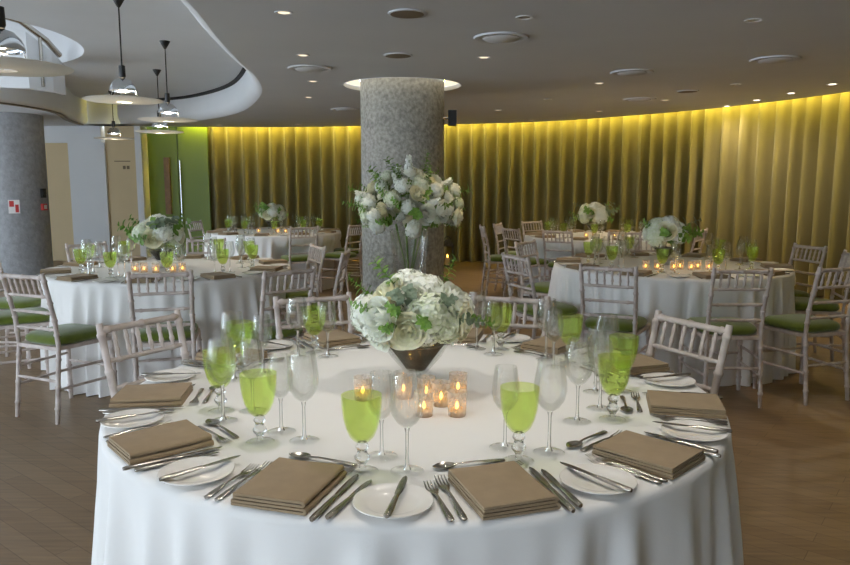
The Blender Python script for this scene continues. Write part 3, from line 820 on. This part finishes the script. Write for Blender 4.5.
# foreground bouquet, arranged by hand (x right, y away, z up from its centre)
o = empty('flower_arrangement', (-.028, 2.215, ZT)); tag(o, 'large white hydrangea and rose bouquet in the footed glass bowl on the foreground table', 'flower arrangement', 'low white flower arrangements')
v_bowl(o, .165, .112)
c = (0, 0, .238); SQ[0] = .74
for kind, d, dist, sz in [
    ('hyd1', (.45, -.95, .12), .105, .080), ('hyd0', (-.25, .1, 1), .115, .072), ('hyd0', (.35, -.25, 1), .105, .070), ('hyd1', (-.05, .8, .6), .12, .075),
    ('rose1', (-.72, -.75, .05), .135, .052), ('hyd0', (-1, -.15, .05), .150, .066), ('hyd0', (-1, -.35, -.35), .135, .058), ('rose0', (-.18, -1, -.22), .130, .046),
    ('rose1', (-.75, -.5, -.40), .140, .046), ('rose1', (.85, -.35, .50), .135, .046), ('rose0', (1, -.35, -.12), .14, .048), ('hyd0', (1, .3, .1), .135, .066),
    ('hyd1', (-.7, .7, .3), .125, .068), ('hyd0', (.5, .9, .2), .13, .07), ('rose0', (-.62, -.35, .72), .128, .045), ('hyd1', (.85, -.75, -.35), .13, .050),
    ('rose1', (.05, -.7, .75), .115, .042), ('rose0', (-.45, -.85, -.45), .125, .040), ('hyd0', (.25, -.9, -.42), .115, .050), ('rose1', (1, -.1, -.45), .135, .042)]:
    bloom(o, kind, d, dist, sz*.9, c, rnd.uniform(0, 6))
for kind, d, dist, sz in [
    ('sprig0', (-.62, -.2, 1), .09, .12), ('sprig1', (.62, 0, 1), .10, .11), ('sprig1', (-1, .1, .62), .11, .11), ('sprig0', (.95, -.4, -.05), .13, .09),
    ('sprig1', (-.42, -1, .35), .115, .09), ('sage', (-.15, -.8, .62), .09, .10), ('sage', (-.35, -.75, .5), .09, .10), ('sprig0', (1, .2, -.15), .12, .09),
    ('sage', (.55, -.9, .5), .1, .09), ('sprig1', (-.5, -.95, -.05), .12, .08), ('sprig0', (.1, -1, .05), .12, .08), ('sage', (.9, -.7, 0), .12, .09), ('sprig1', (-.9, -.5, .3), .12, .09)]:
    bloom(o, kind, d, dist + .02, sz*1.05, c)
bouquet((-2.05, 5.58, ZT), 1.2, 'white flower bouquet in a dark bowl on the middle left table', 2)
bouquet((1.93, 5.80, ZT), 1.15, 'white flower bouquet in a glass bowl on the middle right table', 5)
bouquet((-2.10, 9.98, ZT), 1.15, 'white and peach flower bouquet on the far left table', 8)
bouquet((2.14, 9.18, ZT), 1.3, 'cream flower bouquet on the far right table near the curtain', 11)

SQ[0] = 1.0
# tall vase arrangement in front of the column
o = empty('tall_flower_arrangement', (-.142, 6.45, 0)); tag(o, 'tall clear vase of white blossom and greenery standing in front of the central column', 'flower arrangement')
pr = [(.001, 0), (.12, 0), (.125, .01), (.135, .4), (.165, .92), (.178, 1.0)]
mb = MB(); mb.lathe(pr + [(r - .005, z) for r, z in reversed(pr[3:])] + [(.115, .025), (.001, .02)], 48, cap=False); mb.build('vase', M['clear'], o)
mb = MB(); r4 = random.Random(9)
for i in range(7):
    a = 2*pi*i/7; mb.tube([(.09*cos(a + 2), .09*sin(a + 2), .03), (.02*cos(a), .02*sin(a), .6), (.13*cos(a), .13*sin(a), 1.05)], .006, 5)
mb.build('stems', M['leaf'], o)
c = (0, 0, 1.17); r4 = random.Random(21); K = 58
for i in range(K):
    z = 1 - 1.5*(i + .5)/K; a = i*2.39996; q = math.sqrt(max(0, 1 - z*z))
    d = Vector((q*cos(a)*1.5, q*sin(a)*.85, z*1.12 + .08)); dist = .30*d.length*r4.uniform(.82, 1.0)
    kind = ('hyd0', 'spike', 'rose1', 'hyd0', 'hyd1', 'rose0')[i % 6]
    sz = dict(h=.072, s=.19, r=.058)[kind[0]]*r4.uniform(.8, 1.15)
    bloom(o, kind, d, dist - (.10 if kind == 'spike' else 0), sz, c, r4.uniform(0, 6))
for i in range(46):
    z = 1 - 1.45*(i + .5)/46; a = i*2.39996 + 1; q = math.sqrt(max(0, 1 - z*z))
    d = Vector((q*cos(a)*1.4, q*sin(a)*.8, z*1.1 + .02))
    bloom(o, ('sprig0', 'sprig1', 'sprig1')[i % 3], d, .24*d.length*r4.uniform(.8, 1.0), r4.uniform(.15, .23), c)
for d, dist, sz, kind in [((-1, -.2, .12), .36, .24, 'sprig1'), ((-.9, 0, .35), .34, .22, 'sprig0'), ((.35, 0, 1), .28, .26, 'sprig1'), ((.0, -.2, 1), .26, .22, 'spike'),
                          ((1, 0, .35), .34, .24, 'sprig0'), ((1, -.1, -.1), .34, .075, 'hyd0'), ((-.4, 0, 1), .27, .22, 'sprig0'), ((-.8, -.5, -.35), .34, .08, 'hyd0'), ((.15, -.9, -.6), .30, .07, 'hyd0'), ((-.7, -.5, -.1), .36, .075, 'hyd0'), ((.8, -.5, 0), .33, .07, 'rose1')]:
    bloom(o, kind, d, dist, sz, c)

# ------------------------------------------------------------------ votives
for x, y, lab in [(-.186, 2.101, 'frosted votive candle left of the others, beside the wine glasses'), (-.065, 2.12, 'frosted votive candle behind the glass at the foot of the foreground bouquet'),
                  (.004, 2.10, 'frosted votive candle at back left of the lit cluster'), (-.003, 1.95, 'frosted votive candle at front left of the lit cluster'),
                  (.047, 2.042, 'frosted votive candle in the middle of the lit cluster'), (.101, 2.143, 'frosted votive candle at back right of the lit cluster'),
                  (.089, 1.95, 'frosted votive candle at front right of the lit cluster')]:
    inst('votive', make_votive, (x, y, ZT), 0, lab, 'candle', 'foreground votive candles')
for i, (x, y) in enumerate([(-2.14, 5.30), (-2.07, 5.29), (-1.98, 5.28), (-1.86, 5.29), (-1.80, 5.33)]):
    inst('votive', make_votive, (x, y, ZT), 0, '%s glowing votive candle from the left on the middle left table' % ('first', 'second', 'third', 'fourth', 'last')[i], 'candle', 'votives on the middle left table')
for i, (x, y) in enumerate([(1.68, 5.47), (1.77, 5.47), (1.88, 5.43), (1.95, 5.49), (2.01, 5.42), (2.08, 5.48), (2.15, 5.44)]):
    inst('votive', make_votive, (x, y, ZT), 0, '%s glowing votive candle from the left on the middle right table' % ('first', 'second', 'third', 'fourth', 'fifth', 'sixth', 'last')[i], 'candle', 'votives on the middle right table')
for tb, xs in (('FL', (-.16, .1, .2)), ('FR', (-.2, -.1, .15, .25))):
    for i, x in enumerate(xs):
        cx, cy = TABLES[tb]; inst('votive', make_votive, (cx + x, cy - .26, ZT), 0, '%s small votive candle from the left on the %s' % (('first', 'second', 'third', 'fourth')[i], TNAME[tb]), 'candle', 'votives on the ' + TNAME[tb])

# ------------------------------------------------------------------ chairs
def seat(tb, th, r, label, turn=0):
    """chair at angle th round a table; r = distance of its back posts' foot from the table centre"""
    cx, cy = TABLES[tb]; a = R(th); rs = r - .21
    p = Vector((cx + rs*cos(a), cy + rs*sin(a))); CHAIRS[tb].append((th % 360, rs - .215))
    chair(p.x, p.y, th + 180 + turn, label, 'limewashed chairs with green cushions')
W = 'limewashed wooden chair with green cushion '
seat('F', 155, 1.14, 'pale wooden chair at the left side of the foreground table', -7)
seat('F', 26, 1.11, 'pale wooden chair at the right side of the foreground table', 1)
seat('F', 69, 1.12, 'pale wooden chair behind the foreground table, right of the bouquet')
seat('F', 114, 1.15, 'pale wooden chair behind the foreground table, left of the bouquet')
seat('ML', -73, 1.36, 'pale chair facing the near side of the middle left table, back to camera')
seat('ML', -102, 1.42, 'pale chair at the far left in full view, beside the white cloth', -12)
seat('ML', -147, 1.26, 'pale chair cut by the left photo edge, green cushion showing')
seat('ML', 178, 1.44, 'pale chair behind the one cut by the left photo edge')
seat('ML', 142, 1.24, 'pale chair at back left of the middle left table near the column')
seat('ML', 95, 1.26, 'pale chair at the back of the middle left table behind the glasses')
seat('ML', 27, 1.14, 'pale chair at the back right of the middle left table')
seat('ML', -47, 1.64, 'pale chair pulled out at the right front of the middle left table')
seat('ML', -2, 1.31, 'pale chair seen from the side between left table and the column')
seat('MR', -124, 1.45, 'pale chair at the front left of the middle right table, back to camera', 8)
seat('MR', -91, 1.36, 'pale chair at the front of the middle right table, back to camera')
seat('MR', -62, 1.40, 'pale chair at the front right of the middle right table, full legs visible', -10)
seat('MR', -15, 1.26, 'pale chair at the right photo edge with only its cushion in view')
seat('MR', 14, 1.29, 'pale chair at the back right of the middle right table before the curtain')
seat('MR', 82, 1.24, 'pale chair behind the bouquet of the middle right table')
seat('MR', 204, 1.38, 'pale chair at the left side of the middle right table, green cushion visible')
seat('MR', 143, 1.26, 'pale chair at the back left of the middle right table')
seat('FL', 165, 1.2, 'pale chair at the left end of the far left table')
seat('FL', -62, 1.22, 'pale chair at the near right of the far left table')
seat('FL', 4, 1.2, 'pale chair at the right end of the far left table')
seat('FL', -28, 1.30, 'pale chair at the right front of the far left table by the column')
seat('FR', 184, 1.42, 'leftmost pale chair of the far right table, seen edge on')
seat('FR', 158, 1.26, 'pale chair behind the edge-on one at the far right table')
seat('FR', 207, 1.26, 'pale chair right of the edge-on one at the far right table')
seat('FR', 122, 1.22, 'pale chair at the back of the far right table by the curtain')
seat('FR', -124, 1.2, 'pale chair at the near left of the far right table, back to camera')
seat('FR', -90, 1.2, 'pale chair at the near side of the far right table, middle')
seat('FR', -38, 1.24, 'pale chair at the near right of the far right table')
for k, sd in zip(TABLES, (4, 9, 14, 19, 25)):
    cloth(k, {'F': 'large white floor-length tablecloth on the foreground table', 'ML': 'white tablecloth on the middle left table', 'MR': 'white tablecloth on the middle right table',
              'FL': 'white tablecloth on the far left table', 'FR': 'white tablecloth on the far right table'}[k], sd, CHAIRS[k])

# ------------------------------------------------------------------ light
def spot(x, y, z, power, col, ang=100, blend=.6, size=.04, rot=(0, 0, 0)):
    l = bpy.data.lights.new('downlight_and_fill_beam', 'SPOT'); l.energy = power; l.color = col; l.spot_size = R(ang); l.spot_blend = blend; l.shadow_soft_size = size
    o = bpy.data.objects.new('downlight_and_fill_beam', l); COL.objects.link(o); o.location = (x, y, z); o.rotation_euler = rot
WARM = (1, .80, .55)
for x, y, p in [(4.07, 9.98, 42), (4.16, 9.29, 42), (4.24, 8.59, 42), (4.3, 7.84, 42)]: spot(x, y, ZC - .03, p, WARM, 160, 1.0, .06)
for x, y, p in [(1.82, 7.76, 35), (3.01, 9.29, 40), (3.28, 7.84, 30), (2.12, 4.85, 30), (1.04, 10.51, 120), (1.75, 11.9, 20), (-1.41, 8.98, 35), (-2.22, 12.5, 14), (2.51, 10.65, 26), (.49, 6.22, 40), (-1.0, 6.12, 40), (2.2, 3.3, 40), (1.52, 9.18, 40)]:  # one off-frame spot, right of the foreground table, is added to warm that corner
    spot(x, y, ZC - .03, p, WARM, 76, .8)
for x, y, p in [(-.45, 1.9, 26), (.5, 1.8, 30), (0, 3.0, 18)]: spot(x, y, ZC - .03, p, (1, .94, .85), 100, .6, .03)
for x, y, z in [(-1.96, 3.46, 2.06), (-2.40, 5.9, 2.15), (-2.66, 7.65, 2.15), (-3.42, 9.5, 2.16), (-4.9, 11.6, 2.2)]:
    l = bpy.data.lights.new('pendant_glow', 'POINT'); l.energy = 4 if y > 11 else 11; l.color = (1, .88, .7); l.shadow_soft_size = .03
    o = bpy.data.objects.new('pendant_glow', l); COL.objects.link(o); o.location = (x, y, z - .015)
# daylight up in the stair shaft (rooflight)
l = bpy.data.lights.new('rooflight', 'AREA'); l.shape = 'DISK'; l.size = 3.2; l.energy = 22; l.color = (.82, .9, 1)
o = bpy.data.objects.new('rooflight', l); COL.objects.link(o); o.location = (SX, SY, 4.15)

w = bpy.data.worlds.new('daylight'); SC.world = w; w.use_nodes = True
bg = w.node_tree.nodes['Background']; bg.inputs[0].default_value = (.74, .87, 1, 1); bg.inputs[1].default_value = 5.4

# ------------------------------------------------------------------ camera
cam = bpy.data.cameras.new('camera'); co = bpy.data.objects.new('camera', cam); COL.objects.link(co)
co.location = (0, 0, 1.394); co.rotation_euler = (pi/2 - .1341, 0, 0)
cam.sensor_width = 36; cam.lens = 722.9/850*36; cam.clip_start = .02
SC.camera = co
SC.cycles.max_bounces = 12; SC.cycles.transparent_max_bounces = 40; SC.cycles.diffuse_bounces = 5
SC.cycles.caustics_reflective = False; SC.cycles.caustics_refractive = True
SC.cycles.sample_clamp_indirect = 6
vs_ = SC.view_settings; vs_.view_transform = 'Standard'; vs_.look = 'None'; vs_.gamma = 1; vs_.exposure = 0; vs_.use_curve_mapping = False
